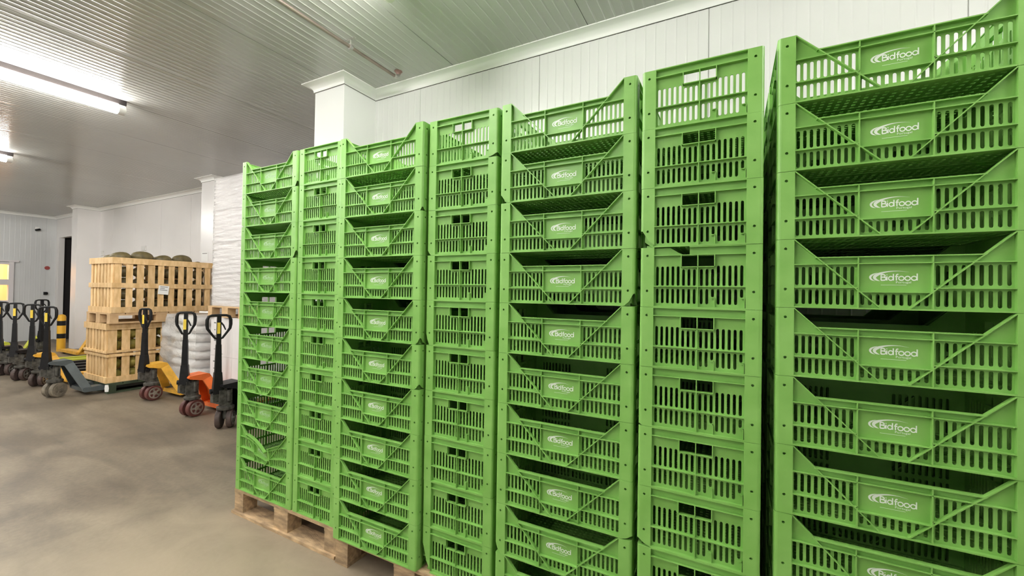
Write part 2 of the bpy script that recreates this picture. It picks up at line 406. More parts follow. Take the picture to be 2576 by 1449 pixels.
# ------------------------------------------------------------------ ceiling lights
def make_light():
    t = thing('tube_light', 'tube', 'ceiling light', group='ceiling tube lights')
    MB().box(-.030, .030, -.785, .785, -.052, 0).build('housing', HOUS, t)
    prof = [(.056*math.cos(a), -.100+.050*math.sin(a)) for a in [2*PI*k/14 for k in range(14)]]
    MB().prism(prof, lambda x, z, d: (x, d, z), -.72, .72).build('diffuser', GLOW, t, smooth=40)
    for s in (-1, 1):
        c = MB().prism([(p[0]*1.04, -.100+(p[1]+.100)*1.04) for p in prof], lambda x, z, d: (x, d, z), s*.72, s*.775)
        c.prism(circ(0, -.100, .018, 10), lambda x, z, d: (x, d, z), s*.775, s*.79)
        c.build('end_cap', LAMPW, t, smooth=40)
    return t
L0 = make_light(); first = True
for lx in (-13.3, -9.5, -5.72, -1.91, 1.9):
    for ly in (-.495, -2.45, -4.6):  # rows behind the camera are unseen, placed there for frontal light
        if lx > 0 and ly < -1 or lx < -9 and ly < -3: continue
        o = L0 if first else dup(L0); first = False
        o.location = (lx, ly, HC)
        o['label'] = {(-5.72, -.495): 'lit tube light on the ceiling, the long bright one at upper left', (-9.5, -.495): 'lit tube light farther back, only its tip showing at the left edge'}.get((lx, ly), 'unseen lit tube light assumed outside the view on the same ceiling')
KIDS.clear()
# ------------------------------------------------------------------ green crates
H = .2233; L = .6; D = .4
def logo_mesh():
    m = MB()
    sx = .113/363; sz = .000395
    lay = [0]
    fn = lambda x, y: (.243+(x-755)*sx-.3, -.2+.0141-.00004*lay[0], .1165-(y-577)*sz)
    def st(pts, sub=6): lay[0] += 1; m.add(*ribbon(pts, fn, sub))
    st([(1050, 585, .5), (985, 577, 3), (920, 578, 7), (862, 587, 12), (815, 604, 22), (795, 622, 24), (806, 640, 15), (836, 652, 1)], 8)
    st([(818, 588, .5), (786, 600, 9), (767, 614, 16), (763, 627, 16), (775, 642, 10), (800, 652, 1)], 8)
    b = 9.5
    # B
    st([(845, 603, b), (845, 646, b)], 1)
    st([(843, 603, b), (862, 603, b), (873, 608, b), (873, 617, b), (862, 622, b), (845, 622, b)], 4)
    st([(845, 623, b), (866, 623, b), (880, 629, b), (880, 640, b), (866, 646, b), (843, 646, b)], 4)
    st([(888, 616, b), (888, 648, b)], 1); st([(888, 603, b), (888, 608, b)], 1)          # i
    def ring(cx, cy, rx, ry):
        p = [(cx+rx*math.cos(2*PI*i/16), cy+ry*math.sin(2*PI*i/16), b-1) for i in range(17)]; st(p, 1)
    ring(917, 632, 17, 15); st([(936, 598, b), (936, 648, b)], 1)                         # d
    st([(973, 602, b-1), (964, 602, b-1), (958, 610, b), (958, 648, b)], 4); st([(948, 618, b-1), (972, 618, b-1)], 1)   # f
    ring(994, 632, 19, 15); ring(1039, 632, 19, 15)
    ring(1085, 632, 19, 15); st([(1107, 596, b), (1107, 648, b)], 1)
    st([(842, 683, 2.2), (1030, 683, 2.2)], 1)
    cu = bpy.data.curves.new('t', 'FONT'); cu.body = 'Portugal'; cu.size = 1; cu.resolution_u = 2
    to = bpy.data.objects.new('t', cu); C.objects.link(to)
    dg = bpy.context.evaluated_depsgraph_get(); me = bpy.data.meshes.new_from_object(to.evaluated_get(dg))
    xs = [v.co.x for v in me.vertices]; x1 = max(xs); s = 112/x1
    m.add([fn(952+v.co.x*s, 669-v.co.y*22) for v in me.vertices], [tuple(p.vertices) for p in me.polygons])
    bpy.data.objects.remove(to); bpy.data.curves.remove(cu); bpy.data.meshes.remove(me)
    return m
REC = .0145
def long_side(broken=False):
    """front long side, local x -.3..+.3, front plane y=-.2"""
    fn = lambda u, z, d: (u-.3, -.2+d, z)
    m = MB(); hs = []
    for k in range(9):
        for u in (.0590+.0179*k, .5410-.0179*k):
            hs += [slot(u, .0735, .1325), slot(u, .0115, .0600)]
        hs.append(slot(.2268+.0183*k, .0125, .0470))
    rim = [(.4920-.384*i/24, .162) for i in range(25)] if broken else [(.4920, .162), (.1080, .162)]
    m.plate([(.045, .003), (.555, .003), (.555, .2205), (.5505, .2205)]+rim+[(.0495, .2205), (.045, .2205)], hs, fn, REC, REC+.003)
    def bx(u0, u1, z0, z1, d0=.0005, d1=REC+.001):
        n = max(1, int((u1-u0)/.012)) if broken else 1
        for i in range(n): m.box(u0+(u1-u0)*i/n-.3, u0+(u1-u0)*(i+1)/n-.3, -.2+d0, -.2+d1, z0, z1)
    bx(.05, .55, 0, .0045); bx(.05, .215, .0645, .0675); bx(.383, .55, .0645, .0675)
    bx(.05, .55, .1385, .1415); bx(.1065, .4935, .1590, .1625, 0, REC+.006)
    bx(.2127, .2157, .004, .160); bx(.3823, .3853, .004, .160); bx(.215, .383, .0515, .0545)
    for s in (1, -1):
        a = Vector((s*(.05-.3), 0, .2215)); b = Vector((s*(.2680-.3), 0, .0035)); t = (b-a).normalized(); nn = Vector((-t.z, 0, t.x))
        yv = Vector((0, (REC+.0005)/2, 0)); c = Vector((0, -.2+REC/2+.0005, 0))
        m.bar(a+c, b+c, nn*.0016, yv)
    return m
def short_side(broken=False):
    fn = lambda u, z, d: (-.3+d, .2-u, z)
    m = MB(); hs = []
    for k in range(8):
        ul, ur = .0605+.01825*k, .2115+.0181*k
        hs += [slot(ul, .080, .152 if k < 5 else .1405), slot(ur, .080, .1405 if k < 3 else .152), slot(ul, .0145, .069)]
        hs.append(slot(ur, .040 if k in (2, 7) else .0145, .069))
    hs += [[(.146, .150), (.1982, .150), (.1982, .1885), (.146, .1885)], [(.2018, .150), (.2525, .150), (.2525, .1885), (.2018, .1885)]]
    out = [(.045, .003), (.355, .003), (.355, .2205)]
    if broken: out += [(.172, .2205), (.172, .1945), (.148, .1948), (.132, .203), (.118, .2125), (.105, .2205)]
    out += [(.045, .2205)]
    m.plate(out, hs, fn, REC, REC+.003)
    bx = lambda u0, u1, z0, z1, d0=.0005: m.box(-.3+d0, -.3+REC+.001, .2-u1, .2-u0, z0, z1)
    bx(.05, .35, 0, .0045); bx(.05, .35, .076, .079); bx(.05, .35, .1905, .1935)
    if broken: m.box(-.3, -.3+REC+.006, .2-.35, .2-.172, .2195, .2230)
    else: m.box(-.3, -.3+REC+.006, .2-.35, .2-.05, .2195, .2230)
    bx(.1985, .2015, .004, .1905); bx(.143, .146, .147, .1905); bx(.2525, .2555, .147, .1905); bx(.143, .2555, .147, .150)
    for u in (.2465, .3395):
        bx(u-.0045, u+.0085, .036, .0385, .004); bx(u+.006, u+.0085, .004, .0385, .004)
    return m
def post(chip=None):
    """corner post at (-.3,-.2)"""
    W_ = .05; r = .011; m = MB()
    ring = [(W_, 0.0)]+[]
    arcp = [(r-r*math.sin(a*PI/8), r-r*math.cos(a*PI/8)) for a in range(5)]     # from (r,0) to (0,r)
    cs = [(W_, 0)]+arcp+[(0, W_), (REC, W_), (REC, REC), (W_, REC)]
    n = len(cs)
    vs = [(-.3+p[0], -.2+p[1], 0) for p in cs]+[(-.3+p[0], -.2+p[1], H-.001) for p in cs]
    fs = [tuple(range(n-1, -1, -1)), tuple(range(n, 2*n))]
    for i in range(n):
        j = (i+1) % n
        if i in (0, 5): continue      # two outer flat faces carry the bolt holes
        fs.append((i, j, n+j, n+i))
    m.add(vs, fs)
    hz = (.0600, .1920)
    for side in (0, 1):
        fn = (lambda u, z, d: (-.3+u, -.2+d, z)) if side == 0 else (lambda u, z, d: (-.3+d, -.2+u, z))
        bm = bmesh.new()
        def loop(pts):
            vv = [bm.verts.new((p[0], p[1], 0)) for p in pts]
            for i in range(len(vv)): bm.edges.new((vv[i], vv[(i+1) % len(vv)]))
        loop([(r, 0), (W_, 0), (W_, H-.001), (r, H-.001)])
        for z in hz: loop(circ(.0262, z, .0046))
        bmesh.ops.triangle_fill(bm, use_beauty=True, edges=bm.edges[:], normal=(0, 0, 1)); bm.verts.index_update()
        m.add([fn(v.co.x, v.co.y, 0) for v in bm.verts], [tuple(v.index for v in f.verts) for f in bm.faces]); bm.free()
        for z in hz:
            c = circ(.0262, z, .0046); k = len(c)
            m.add([fn(p[0], p[1], 0) for p in c]+[fn(p[0], p[1], .0135) for p in c], [(i, (i+1) % k, k+(i+1) % k, k+i) for i in range(k)]+[tuple(range(k, 2*k))])
    return m
def chip_mesh(me0, h, wdt, name):
    me = me0.copy(); me.name = name
    bm = bmesh.new(); bm.from_mesh(me)
    bmesh.ops.remove_doubles(bm, verts=bm.verts[:], dist=1e-5)
    for hh, ww in ((h, wdt*.72), (h*.62, wdt)):
        p = Vector((-.3+ww, -.2, 0)); no = Vector((-hh, -hh*.75, -ww))
        g = bm.verts[:]+bm.edges[:]+bm.faces[:]
        bmesh.ops.bisect_plane(bm, geom=g, plane_co=p, plane_no=no, clear_outer=True)
    bmesh.ops.recalc_face_normals(bm, faces=bm.faces[:])
    bm.to_mesh(me); bm.free(); return me
def mirror(m, sx, sy):
    o = MB(); o.v = [(p[0]*sx, p[1]*sy, p[2]) for p in m.v]; o.f = list(m.f); return o
def base_grid():
    m = MB()
    m.box(-.279, .279, -.1795, -.168, .0005, .008); m.box(-.279, .279, .168, .1795, .0005, .008)
    m.box(-.2795, -.268, -.179, .179, .0005, .008); m.box(.268, .2795, -.179, .179, .0005, .008)
    k = 24
    for i in range(1, k): x = -.272+.544*i/k; m.box(x-.0058, x+.0058, -.17, .17, .002, .0065)
    k = 15
    for i in range(1, k): y = -.172+.344*i/k; m.box(-.27, .27, y-.006, y+.006, .0025, .0068)
    for y in (-.06, .06): m.box(-.28, .28, y-.009, y+.009, .0008, .0075)
    return m
ls, ss, po, bg, lg = long_side(), short_side(), post(), base_grid(), logo_mesh()
rot180 = lambda m: mirror(m, -1, -1)
MES = dict(ls=ls.mesh('long_side', GREEN), lsb=rot180(ls).mesh('long_side', GREEN), ss=ss.mesh('short_side', GREEN), ssb=rot180(ss).mesh('short_side', GREEN), bg=bg.mesh('base_grid', GREEN),
           lgf=lg.mesh('printed_logo', FADED), lg=lg.mesh('printed_logo', PRINT), lgb=rot180(lg).mesh('printed_logo', PRINT))
posts = {}
for sx in (-1, 1):
    for sy in (-1, 1):
        posts[(sx, sy)] = mirror(po, -sx, -sy).mesh('corner_post', GREEN)
def chipped(sx, sy, h, wd):
    base = po.mesh('corner_post', GREEN); me = chip_mesh(base, h, wd, 'corner_post')
    for v in me.vertices: v.co.x *= -sx; v.co.y *= -sy
    if sx*sy < 0: me.flip_normals()
    return me
def make_crate(broken_short=None):
    t = thing('plastic_crate', 'crate', 'crate', group='green crates stacked along the aisle')
    a = link('long_side', MES['ls'], t); link('printed_logo', MES['lg'], a)
    b = link('long_side', MES['lsb'], t); link('printed_logo', MES['lgb'], b)
    link('short_side', MES['ss'], t); link('short_side', MES['ssb'], t)
    for k in posts: link('corner_post', posts[k], t)
    link('base_grid', MES['bg'], t)
    return t
crate0 = make_crate(); used = [False]; MODS = []
full = MB()
for mm in (ls, rot180(ls), ss, rot180(ss), bg, po, mirror(po, -1, 1), mirror(po, 1, -1), mirror(po, -1, -1)): full.merge(mm)
FULL = full.mesh('plastic_crate', GREEN)
ORD = ['topmost', 'second from top', 'third from top', 'fourth from top', 'fifth from top', 'sixth from top', 'seventh from top', 'eighth from top', 'ninth from top', 'lowest']
#        X left, front Y, yaw, pallet no., logo?
P_ = .22328
COLS = [(-2.995, .000, .001, 0, True, 'leftmost stack'), (-2.387, .005, .000, 0, False, 'second stack from left'),
        (-1.964, -.040, .0097, 1, True, 'third stack from left'), (-1.352, -.007, .0075, 1, False, 'fourth stack from left'),
        (-.929, -.014, -.0034, 2, True, 'fifth stack from left'), (-.310, -.019, -.0037, 2, False, 'sixth stack from left'),
        (.128, -.014, .000, 3, True, 'rightmost stack'), (.732, -.004, .000, 3, False, '')]  # last column is unseen, added to keep the rightmost stack dark inside
CZ = [.1717, .1534, .1517, .1630]
# damage: (col,row) -> list of (kind, args); corners named in the crate's own frame as seen from the aisle
CHIP = {(0, 0): ('R', .055, .02), (0, 2): ('R', .06, .03), (0, 1): ('L', .03, .03), (4, 1): ('L', .045, .045), (4, 3): ('R', .06, .042), (5, 2): ('L', .075, .046), (3, 2): ('L', .04, .02),
        (2, 4): ('R', .045, .03), (3, 4): ('L', .095, .02), (2, 5): ('R', .035, .03), (4, 8): ('L', .06, .03), (4, 7): ('R', .02, .04), (5, 7): ('L', .03, .04), (3, 9): ('L', .16, .048), (5, 5): ('L', .02, .012), (2, 1): ('R', .04, .015), (3, 0): ('R', .02, .04)}
NOTE = {(0, 8): ' with split sagging rim', (5, 3): ' with broken top rim'}
rc = random.Random(3)
def broken_long():
    m = long_side(True)
    def sag(p):
        u = p.x+.3; zf = max(0, p.z/.16)
        if u < .108 or u > .5 : k = 0
        elif u < .365: k = ((u-.108)/.257)**1.6
        else: k = (.5-u)/.135*.72
        return Vector((p.x-.012*k*zf, p.y-.022*k*zf, p.z-.074*k*min(1, zf)))
    o = MB(); o.v = [tuple(sag(Vector(v))) for v in m.v]
    for f in m.f:
        vs = [m.v[i] for i in f]; cx = sum(v[0] for v in vs)/len(vs); cz = sum(v[2] for v in vs)/len(vs)
        wide = max(v[0] for v in vs)-min(v[0] for v in vs)
        if .362-.3 < cx < .378-.3 and cz > .058 and wide < .05: continue
        o.f.append(f)
    # the horizontal ribs snap at the break: two bent pieces each
    return o.mesh('long_side', GREEN), sag
for ci, (x0, y0, yw, pn, logo, where) in enumerate(COLS):
    wdt = L if logo else D; dep = D if logo else L
    nrow = 3 if logo else 2
    for row in range(10):
        z = CZ[pn]-.0022+(9-row)*P_
        for k in range(nrow):
            jx, jy, jr = rc.uniform(-.001, .001), rc.uniform(-.001, .001), rc.uniform(-.0015, .0015)
            lx = wdt/2; ly = dep/2+k*(dep+.004)
            px = x0+lx*math.cos(yw)-ly*math.sin(yw); py = y0+lx*math.sin(yw)+ly*math.cos(yw)
            rz = yw+(0 if logo else PI/2)
            if k == 0 and ci < 7:
                if used[0]: o = dup(crate0)
                else: o = crate0; used[0] = True
                lab = ('green crate, logo side out, ' if logo else 'green crate, handle slot out, ')+ORD[row]+', '+where
                if (ci, row) in CHIP: lab = lab.replace('green', 'chipped green', 1)
                lab += NOTE.get((ci, row), '')
                tag(o, lab, 'crate', 'green crates stacked along the aisle')
            else:
                o = link('plastic_crate', FULL)
                if ci < 7: tag(o, 'green crate in the rear rows, glimpsed through the slots of the front stacks', 'crate', 'rear crates behind the front stacks')
                else: tag(o, 'unseen green crate added beyond the right edge, behind the right corner post', 'crate', 'unseen crates added beyond the right edge')
            o.location = (px+jx, py+jy, z); o.rotation_euler = (0, 0, rz+jr)
            if k == 0 and ci < 7 and (ci == 0 or (ci, row) in CHIP or (ci, row) in NOTE): MODS.append((o, ci, row, logo))
for o, ci, row, logo in MODS:      # wear of single crates, once all copies exist
    ch = [c for c in C.objects if c.parent == o]
    if ci == 0:
        fl = [c for c in ch if c.data == MES['ls']][0]
        for g in [c for c in C.objects if c.parent == fl]: g.data = MES['lgf']; g['label'] = 'worn and faded white logo print'
    if (ci, row) in CHIP:
        sd, hh, ww = CHIP[(ci, row)]
        key = ((-1, -1) if sd == 'L' else (1, -1)) if logo else ((-1, 1) if sd == 'L' else (-1, -1))
        for c in ch:
            if c.data == posts[key]: c.data = chipped(key[0], key[1], hh, ww); c['label'] = 'chipped corner post'
    if (ci, row) == (5, 3):
        for c in ch:
            if c.data == MES['ss']: c.data = short_side(True).mesh('short_side', GREEN); c['label'] = 'side panel with a broken top rim'
    if (ci, row) == (0, 8):
        bl, sag = broken_long()
        for c in ch:
            if c.data == MES['ls']:
                c.data = bl; c['label'] = 'split and sagging front panel'
                for g in [q for q in C.objects if q.parent == c]:
                    m2 = MES['lgf'].copy()
                    for v in m2.vertices: v.co = sag(v.co)
                    g.data = m2
KIDS.clear()
# ------------------------------------------------------------------ pallets
def pallet(name, label, x0, x1, y0, y1, z0, h, m, runner='x', group=None, gaps=.012, nb=7):
    """runner x: bottom boards and stringers run along x under three blocks per board"""
    t = thing(name, label, 'pallet', ((x0+x1)/2, (y0+y1)/2, z0), 0, group)
    hx, hy = (x1-x0)/2, (y1-y0)/2; td = .019; ts = .018; tb = .02
    bh0, bh1 = tb, h-td-ts
    bx = [(-hx, -hx+.1), (-.07, .07), (hx-.1, hx)]; by = [(-hy, -hy+.1), (-.07, .07), (hy-.1, hy)]
    for a in bx:
        for b in by: MB().box(a[0]+.002, a[1]-.002, b[0]+.002, b[1]-.002, bh0, bh1).build('block', m, t)
    for a in bx: MB().box(a[0], a[1], -hy+.001, hy-.001, bh1+.0005, h-td-.0005).build('stringer_board', m, t)
    if runner == 'x':
        for b in by: MB().box(-hx-.012, hx+.004, b[0]-.012, b[1]+.012, 0, tb-.0005).build('bottom_board', m, t)
    else:
        for a in bx: MB().box(a[0], a[1], -hy, hy, 0, tb-.0005).build('bottom_board', m, t)
    wv = 2*hy/nb
    for i in range(nb): MB().box(-hx, hx, -hy+i*wv+(gaps/2 if i else 0), -hy+(i+1)*wv-(gaps/2 if i < nb-1 else 0), h-td, h).build('deck_board', m, t)
    return t
G4 = 'wooden pallets under the green crates'
pallet('wooden_pallet', 'worn wooden pallet under the two leftmost crate stacks', -3.0, -1.985, .003, 1.21, 0, CZ[0]-.0024, PALW, 'x', G4)
pallet('wooden_pallet', 'worn wooden pallet under the third and fourth crate stacks', -1.962, -.948, -.018, 1.19, 0, CZ[1]-.0024, PALW, 'y', G4)
pallet('wooden_pallet', 'wooden pallet under the fifth and sixth crate stacks', -.93, .09, -.012, 1.19, 0, CZ[2]-.0024, PALW, 'y', G4)
pallet('wooden_pallet', 'wooden pallet under the rightmost crate stack', .125, 1.135, -.012, 1.19, 0, CZ[3]-.0024, PALW, 'y', G4)
# small scraps caught in the crates
def scrap(name, label, loc, s, m, seed):
    q = random.Random(seed); b = MB(); n = 7; vs = []
    for i in range(n):
        for j in range(n):
            vs.append(((i/(n-1)-.5)*s[0]+q.uniform(-.1, .1)*s[0], q.uniform(-.5, .5)*s[1], (j/(n-1)-.5)*s[2]+q.uniform(-.1, .1)*s[2]))
    fs = [(i*n+j, (i+1)*n+j, (i+1)*n+j+1, i*n+j+1) for i in range(n-1) for j in range(n-1)]
    o = b.add(vs, fs).build(name, m, None, 60); o.location = loc
    return tag(o, label, 'scrap')
# ------------------------------------------------------------------ pallet jacks
def rounded(u0, u1, z0, z1, r, n=4):
    p = []
    for cx, cz, a0 in ((u1-r, z1-r, 0), (u0+r, z1-r, PI/2), (u0+r, z0+r, PI), (u1-r, z0+r, 3*PI/2)):
        for i in range(n+1): a = a0+PI/2*i/n; p.append((cx+r*math.cos(a), cz+r*math.sin(a)))
    return p
def jack(label, loc, rz, paint, tyre, hyaw, wyaw, group=None, open_frame=False, tilt=0., sticker=True, hubm=None, wide=.25):
    t = thing('pallet_jack', label, 'pallet jack', loc, rz, group)
    for s in (-1, 1):     # forks: tapered channel sections
        fk = MB().prism([(.20, .045), (.20, .105), (.34, .115), (1.22, .095), (1.30, .072), (1.32, .055), (1.30, .045)], lambda y, z, d: (s*.19+d, y, z), -.075, .075)
        fo = fk.build('fork', paint if not open_frame else GREASE, t)
        rl = MB().lathe([(.036, -.035), (.036, .035)], lambda a, b, h: (s*.19+h, 1.12+a, .036+b), 14); rl.build('load_roller', BLACKM, fo, 40)
    ch = MB()
    # cap over the pump
    ch.prism([(-.115, .47), (-.105, .492), (.08, .505), (.105, .495), (.12, .47), (.105, .43), (.04, .425), (-.1, .455)], lambda y, z, d: (d, y, z), -.10, .10)
    for s in (-1, 1):
        a, b = Vector((s*.085, .075, .455)), Vector((s*.225, .235, .075)); tv = (b-a).normalized()
        wv = Vector((0, tv.z*-1, tv.y)).normalized()*.048
        ch.bar(a, b, wv, Vector((.012, 0, 0)))
    if not open_frame:
        ch.hexa([(-.225, .265, .075), (.225, .265, .075), (.225, .280, .085), (-.225, .280, .085)], [(-.085, .110, .46), (.085, .110, .46), (.085, .122, .47), (-.085, .122, .47)])
    ch.box(-.27, .27, .19, .30, .05, .10)
    ch.build('chassis_frame', paint, t)
    pu = MB().box(-.055, .055, -.12, .01, .275, .425).box(-.03, .03, -.17, -.12, .30, .40)
    pu.lathe([(.082, .205), (.085, .215), (.085, .235), (.06, .25), (.06, .28)], lambda a, b, h: (a, b-.03, h), 20)
    pu.lathe([(.03, .1), (.03, .21)], lambda a, b, h: (a, b-.03, h), 12)
    pu.tube([(.062, -.03, .30), (.062, -.03, .42)], .02, 10).tube([(-.05, -.06, .42), (.05, -.06, .42)], .022, 10)
    pu.build('pump_housing', GREASE, t, 35)
    R = Matrix.Rotation(wyaw, 4, 'Z')
    for s in (-1, 1):
        tw = MB().lathe([(.060, -.026), (.094, -.026), (.101, -.018), (.101, .018), (.094, .026), (.060, .026)], lambda a, b, h: R @ Vector((s*.052+h, a, .1012+b))+Vector((0, -.03, 0)), 28)
        wo = tw.build('steer_wheel', tyre, t, 35)
        hs = []
        for k in range(5):
            a0 = 2*PI*k/5; pts = []
            for rr, aa in ((.028, -.28), (.028, .28), (.058, .42), (.062, 0), (.058, -.42)): pts.append((rr*math.cos(a0+aa), rr*math.sin(a0+aa)))
            hs.append(pts)
        hb = MB().plate(circ(0, 0, .074, 24), hs, lambda a, b, d: R @ Vector((s*(.052+.0265)+d*s, a, .1012+b))+Vector((0, -.03, 0)), 0, .004)
        hb.lathe([(.02, 0), (.02, .012)], lambda a, b, h: R @ Vector((s*(.052+.027+h), a, .1012+b))+Vector((0, -.03, 0)), 12)
        hb.build('wheel_hub', hubm or STEEL, wo)
    # handle: base at (0,-.10,.42)
    Hm = Matrix.Translation((0, -.115, .42)) @ Matrix.Rotation(tilt, 4, 'X') @ Matrix.Rotation(hyaw, 4, 'Z')
    st = MB()
    st.hexa([(-.048, -.045, -.03), (.048, -.045, -.03), (.048, .045, -.03), (-.048, .045, -.03)], [(-.034, -.03, .20), (.034, -.03, .20), (.034, .03, .20), (-.034, .03, .20)])
    st.hexa([(-.03, -.026, .20), (.03, -.026, .20), (.03, .026, .20), (-.03, .026, .20)], [(-.024, -.02, .50), (.024, -.02, .50), (.024, .02, .50), (-.024, .02, .50)])
    st.hexa([(-.021, -.018, .50), (.021, -.018, .50), (.021, .018, .50), (-.021, .018, .50)], [(-.018, -.016, .815), (.018, -.016, .815), (.018, .016, .815), (-.018, .016, .815)])
    st.tube([(-.07, 0, .0), (.07, 0, .0)], .026, 12)
    so = st.xform(lambda p: Hm @ p).build('handle_stem', BLACK, t)
    hw = wide/2; lp = [(0, 0, .555), (.035, 0, .572), (hw*.72, 0, .635), (hw*.95, 0, .675), (hw, 0, .72), (hw*.99, 0, .77), (hw*.88, 0, .806), (hw*.6, 0, .818), (0, 0, .82)]
    full_ = lp+[(-p[0], 0, p[2]) for p in reversed(lp[1:-1])]
    rr = [.012, .011, .012, .015, .017, .017, .015, .013, .013]; rr = rr+list(reversed(rr[1:-1]))
    MB().tube(full_, rr, 10, closed=True).xform(lambda p: Hm @ p).build('handle_loop', BLACKM, t, 40)
    MB().tube([(.015, -.02, .74), (.035, -.03, .71), (.055, -.03, .66)], [.009, .008, .006], 8).xform(lambda p: Hm @ p).build('control_lever', BLACKM, t, 40)
    if sticker:
        MB().box(-.020, .008, -.0235, -.0195, .62, .74).xform(lambda p: Hm @ p).build('label_sticker', YSTK, so)
    return t
jack('yellow pallet jack with open frame, parked in front of the slatted crates', (-6.97, 1.09, 0), 0, YELLOW, TYRE, math.radians(22), math.radians(8), open_frame=True, wide=.165)
jack('orange pallet jack with red wheels, nearest coloured one, beside the film-wrapped sacks', (-5.70, 1.0, 0), 0, ORANGE, TYRE, math.radians(55), math.radians(10), wide=.175)
jack('black pallet jack half hidden behind the leftmost crate stack', (-4.93, .97, 0), 0, BLACK, TYREB, math.radians(75), math.radians(48), wide=.215)
jack('grey pallet jack with its forks under the slatted crates', (-8.24, .50, 0), 0, GREYP, TYREG, math.radians(50), math.radians(25), hubm=TYREG, wide=.18)
jk = [(-9.32, .61, YELLOW, 62, 48, 'pallet jack with a yellow frame, first of the far row, left of the grey one'), (-10.1, .60, BLACK, 70, 42, 'black pallet jack, second of the far row counting from the grey one'),
      (-10.88, .60, BLACK, 58, 45, 'black pallet jack, third of the far row counting from the grey one'), (-11.6, .61, LIME, 66, 40, 'pallet jack with a lime frame, last of the far row at the left edge')]
for x, y, pm, hy_, wy_, lab in jk:
    jack(lab, (x, y, 0), 0, pm, TYREB, math.radians(hy_), math.radians(wy_), 'pallet jacks in the far row', wide=.18)
jack('lime-framed pallet jack standing crosswise behind the far row', (-12.42, 1.30, 0), math.radians(90), LIME, TYREB, math.radians(30), 0, sticker=False)
jack('orange-yellow pallet jack standing crosswise by the wall, behind the grey one', (-12.25, 2.12, 0), math.radians(90), YELLOW, TYREB, math.radians(-50), 0, sticker=False, wide=.2)
# ------------------------------------------------------------------ slatted wooden crates
def slat_crate(name, label, x0, x1, y0, y1, z0, z1, nlong, nshort, rails, group=None):
    t = thing(name, label, 'wooden crate', ((x0+x1)/2, (y0+y1)/2, z0), 0, group)
    hx, hy, h = (x1-x0)/2, (y1-y0)/2, z1-z0; q = random.Random(int(z0*1000)); th = .016
    for s in (-1, 1):
        for n, axis in ((nlong, 'y'), (nshort, 'x')):
            span = 2*(hy if axis == 'y' else hx)-2*th
            pitch = span/n; wd = pitch*(.63 if axis == 'y' else .62)
            for i in range(n):
                c = -span/2+wd/2+(span-wd)*i/(n-1)+ (q.uniform(-.006, .006) if 0 < i < n-1 else 0); w2 = wd/2*q.uniform(.93, 1.06)
                if axis == 'y': MB().box(s*(hx-th) if s > 0 else -hx+.0, s*hx if s > 0 else -hx+th, c-w2, c+w2, .012, h-.008).build('slat', WOOD, t)
                else: MB().box(c-w2, c+w2, s*(hy-th) if s > 0 else -hy, s*hy if s > 0 else -hy+th, .012, h-.008).build('slat', WOOD, t)
        for a, b in rails:
            MB().box(min(s*hx, s*(hx+.016)), max(s*hx, s*(hx+.016)), -hy-.016, hy+.016, a, b).build('rail', WOOD, t)
            MB().box(-hx, hx, min(s*hy, s*(hy+.016)), max(s*hy, s*(hy+.016)), a, b).build('rail', WOOD, t)
    MB().box(-hx+.017, hx-.017, -hy+.017, hy-.017, 0, .012).build('floor_board', WOOD, t)
    return t
GW = 'stacked slatted wooden crates'
pallet('wooden_pallet', 'dark green pallet on the floor under the slatted crates', -8.64, -7.84, .89, 2.09, 0, .143, GPAL, 'y')
slat_crate('wooden_crate', 'low slatted wooden crate, lowest in its stack, on the dark green pallet', -8.65, -7.895, .895, 2.08, .144, .572, 8, 7, [(0, .085), (.372, .412)], GW)
slat_crate('wooden_crate', 'low slatted wooden crate in the middle of its stack, pallet on top', -8.65, -7.885, .885, 2.08, .573, 1.000, 8, 7, [(0, .035), (.335, .425)], GW)
pallet('wooden_pallet', 'pale wooden pallet between the tall and low slatted crates', -8.62, -7.80, .88, 2.10, 1.001, .150, PALL, 'y')
slat_crate('wooden_crate', 'tall slatted wooden crate with three rails, heaped with dark squash', -8.60, -7.81, .91, 2.17, 1.152, 1.955, 10, 7, [(0, .085), (.365, .435), (.715, .803)], GW)
# label sheets
def sheet_paper(name, label, loc, rz, wd, ht, lines=0, tilt=0):
    t = MB().box(-wd/2, wd/2, -.001, .001, -ht/2, ht/2).build(name, PAPER); t.location = loc; t.rotation_euler = (0, tilt, rz)
    tag(t, label, 'paper')
    if lines:
        b = MB()
        for i in range(lines): z = ht*(.36-.18*i); b.box(-wd*.36, wd*(.36 if i % 2 == 0 else .1), -.0018, -.001, z-ht*.035, z+ht*.035)
        b.build('printed_lines', INK, t)
    return t
sheet_paper('label_sheet', 'white label sheet tacked to the tall slatted crate', (-7.790, 1.50, 1.49), PI/2, .135, .135, 3, .1)
sheet_paper('label_sheet', 'white sheet tacked beside the middle slatted crate near the sacks', (-7.862, 1.62, .90), PI/2, .2, .26, 2)
tagp = MB(); tagp.add(*[[(0, -.02, 0), (0, .02, 0), (.004, .026, .05), (.01, .022, .10), (.004, -.018, .10), (.003, -.024, .05)], [(0, 1, 2, 5), (5, 2, 3, 4)]])
o = tagp.build('paper_tag', PAPER); o.location = (-7.832, .88, .035); o.rotation_euler = (0, 0, -.7); tag(o, 'crumpled white paper tag hanging at the green pallet corner', 'paper')
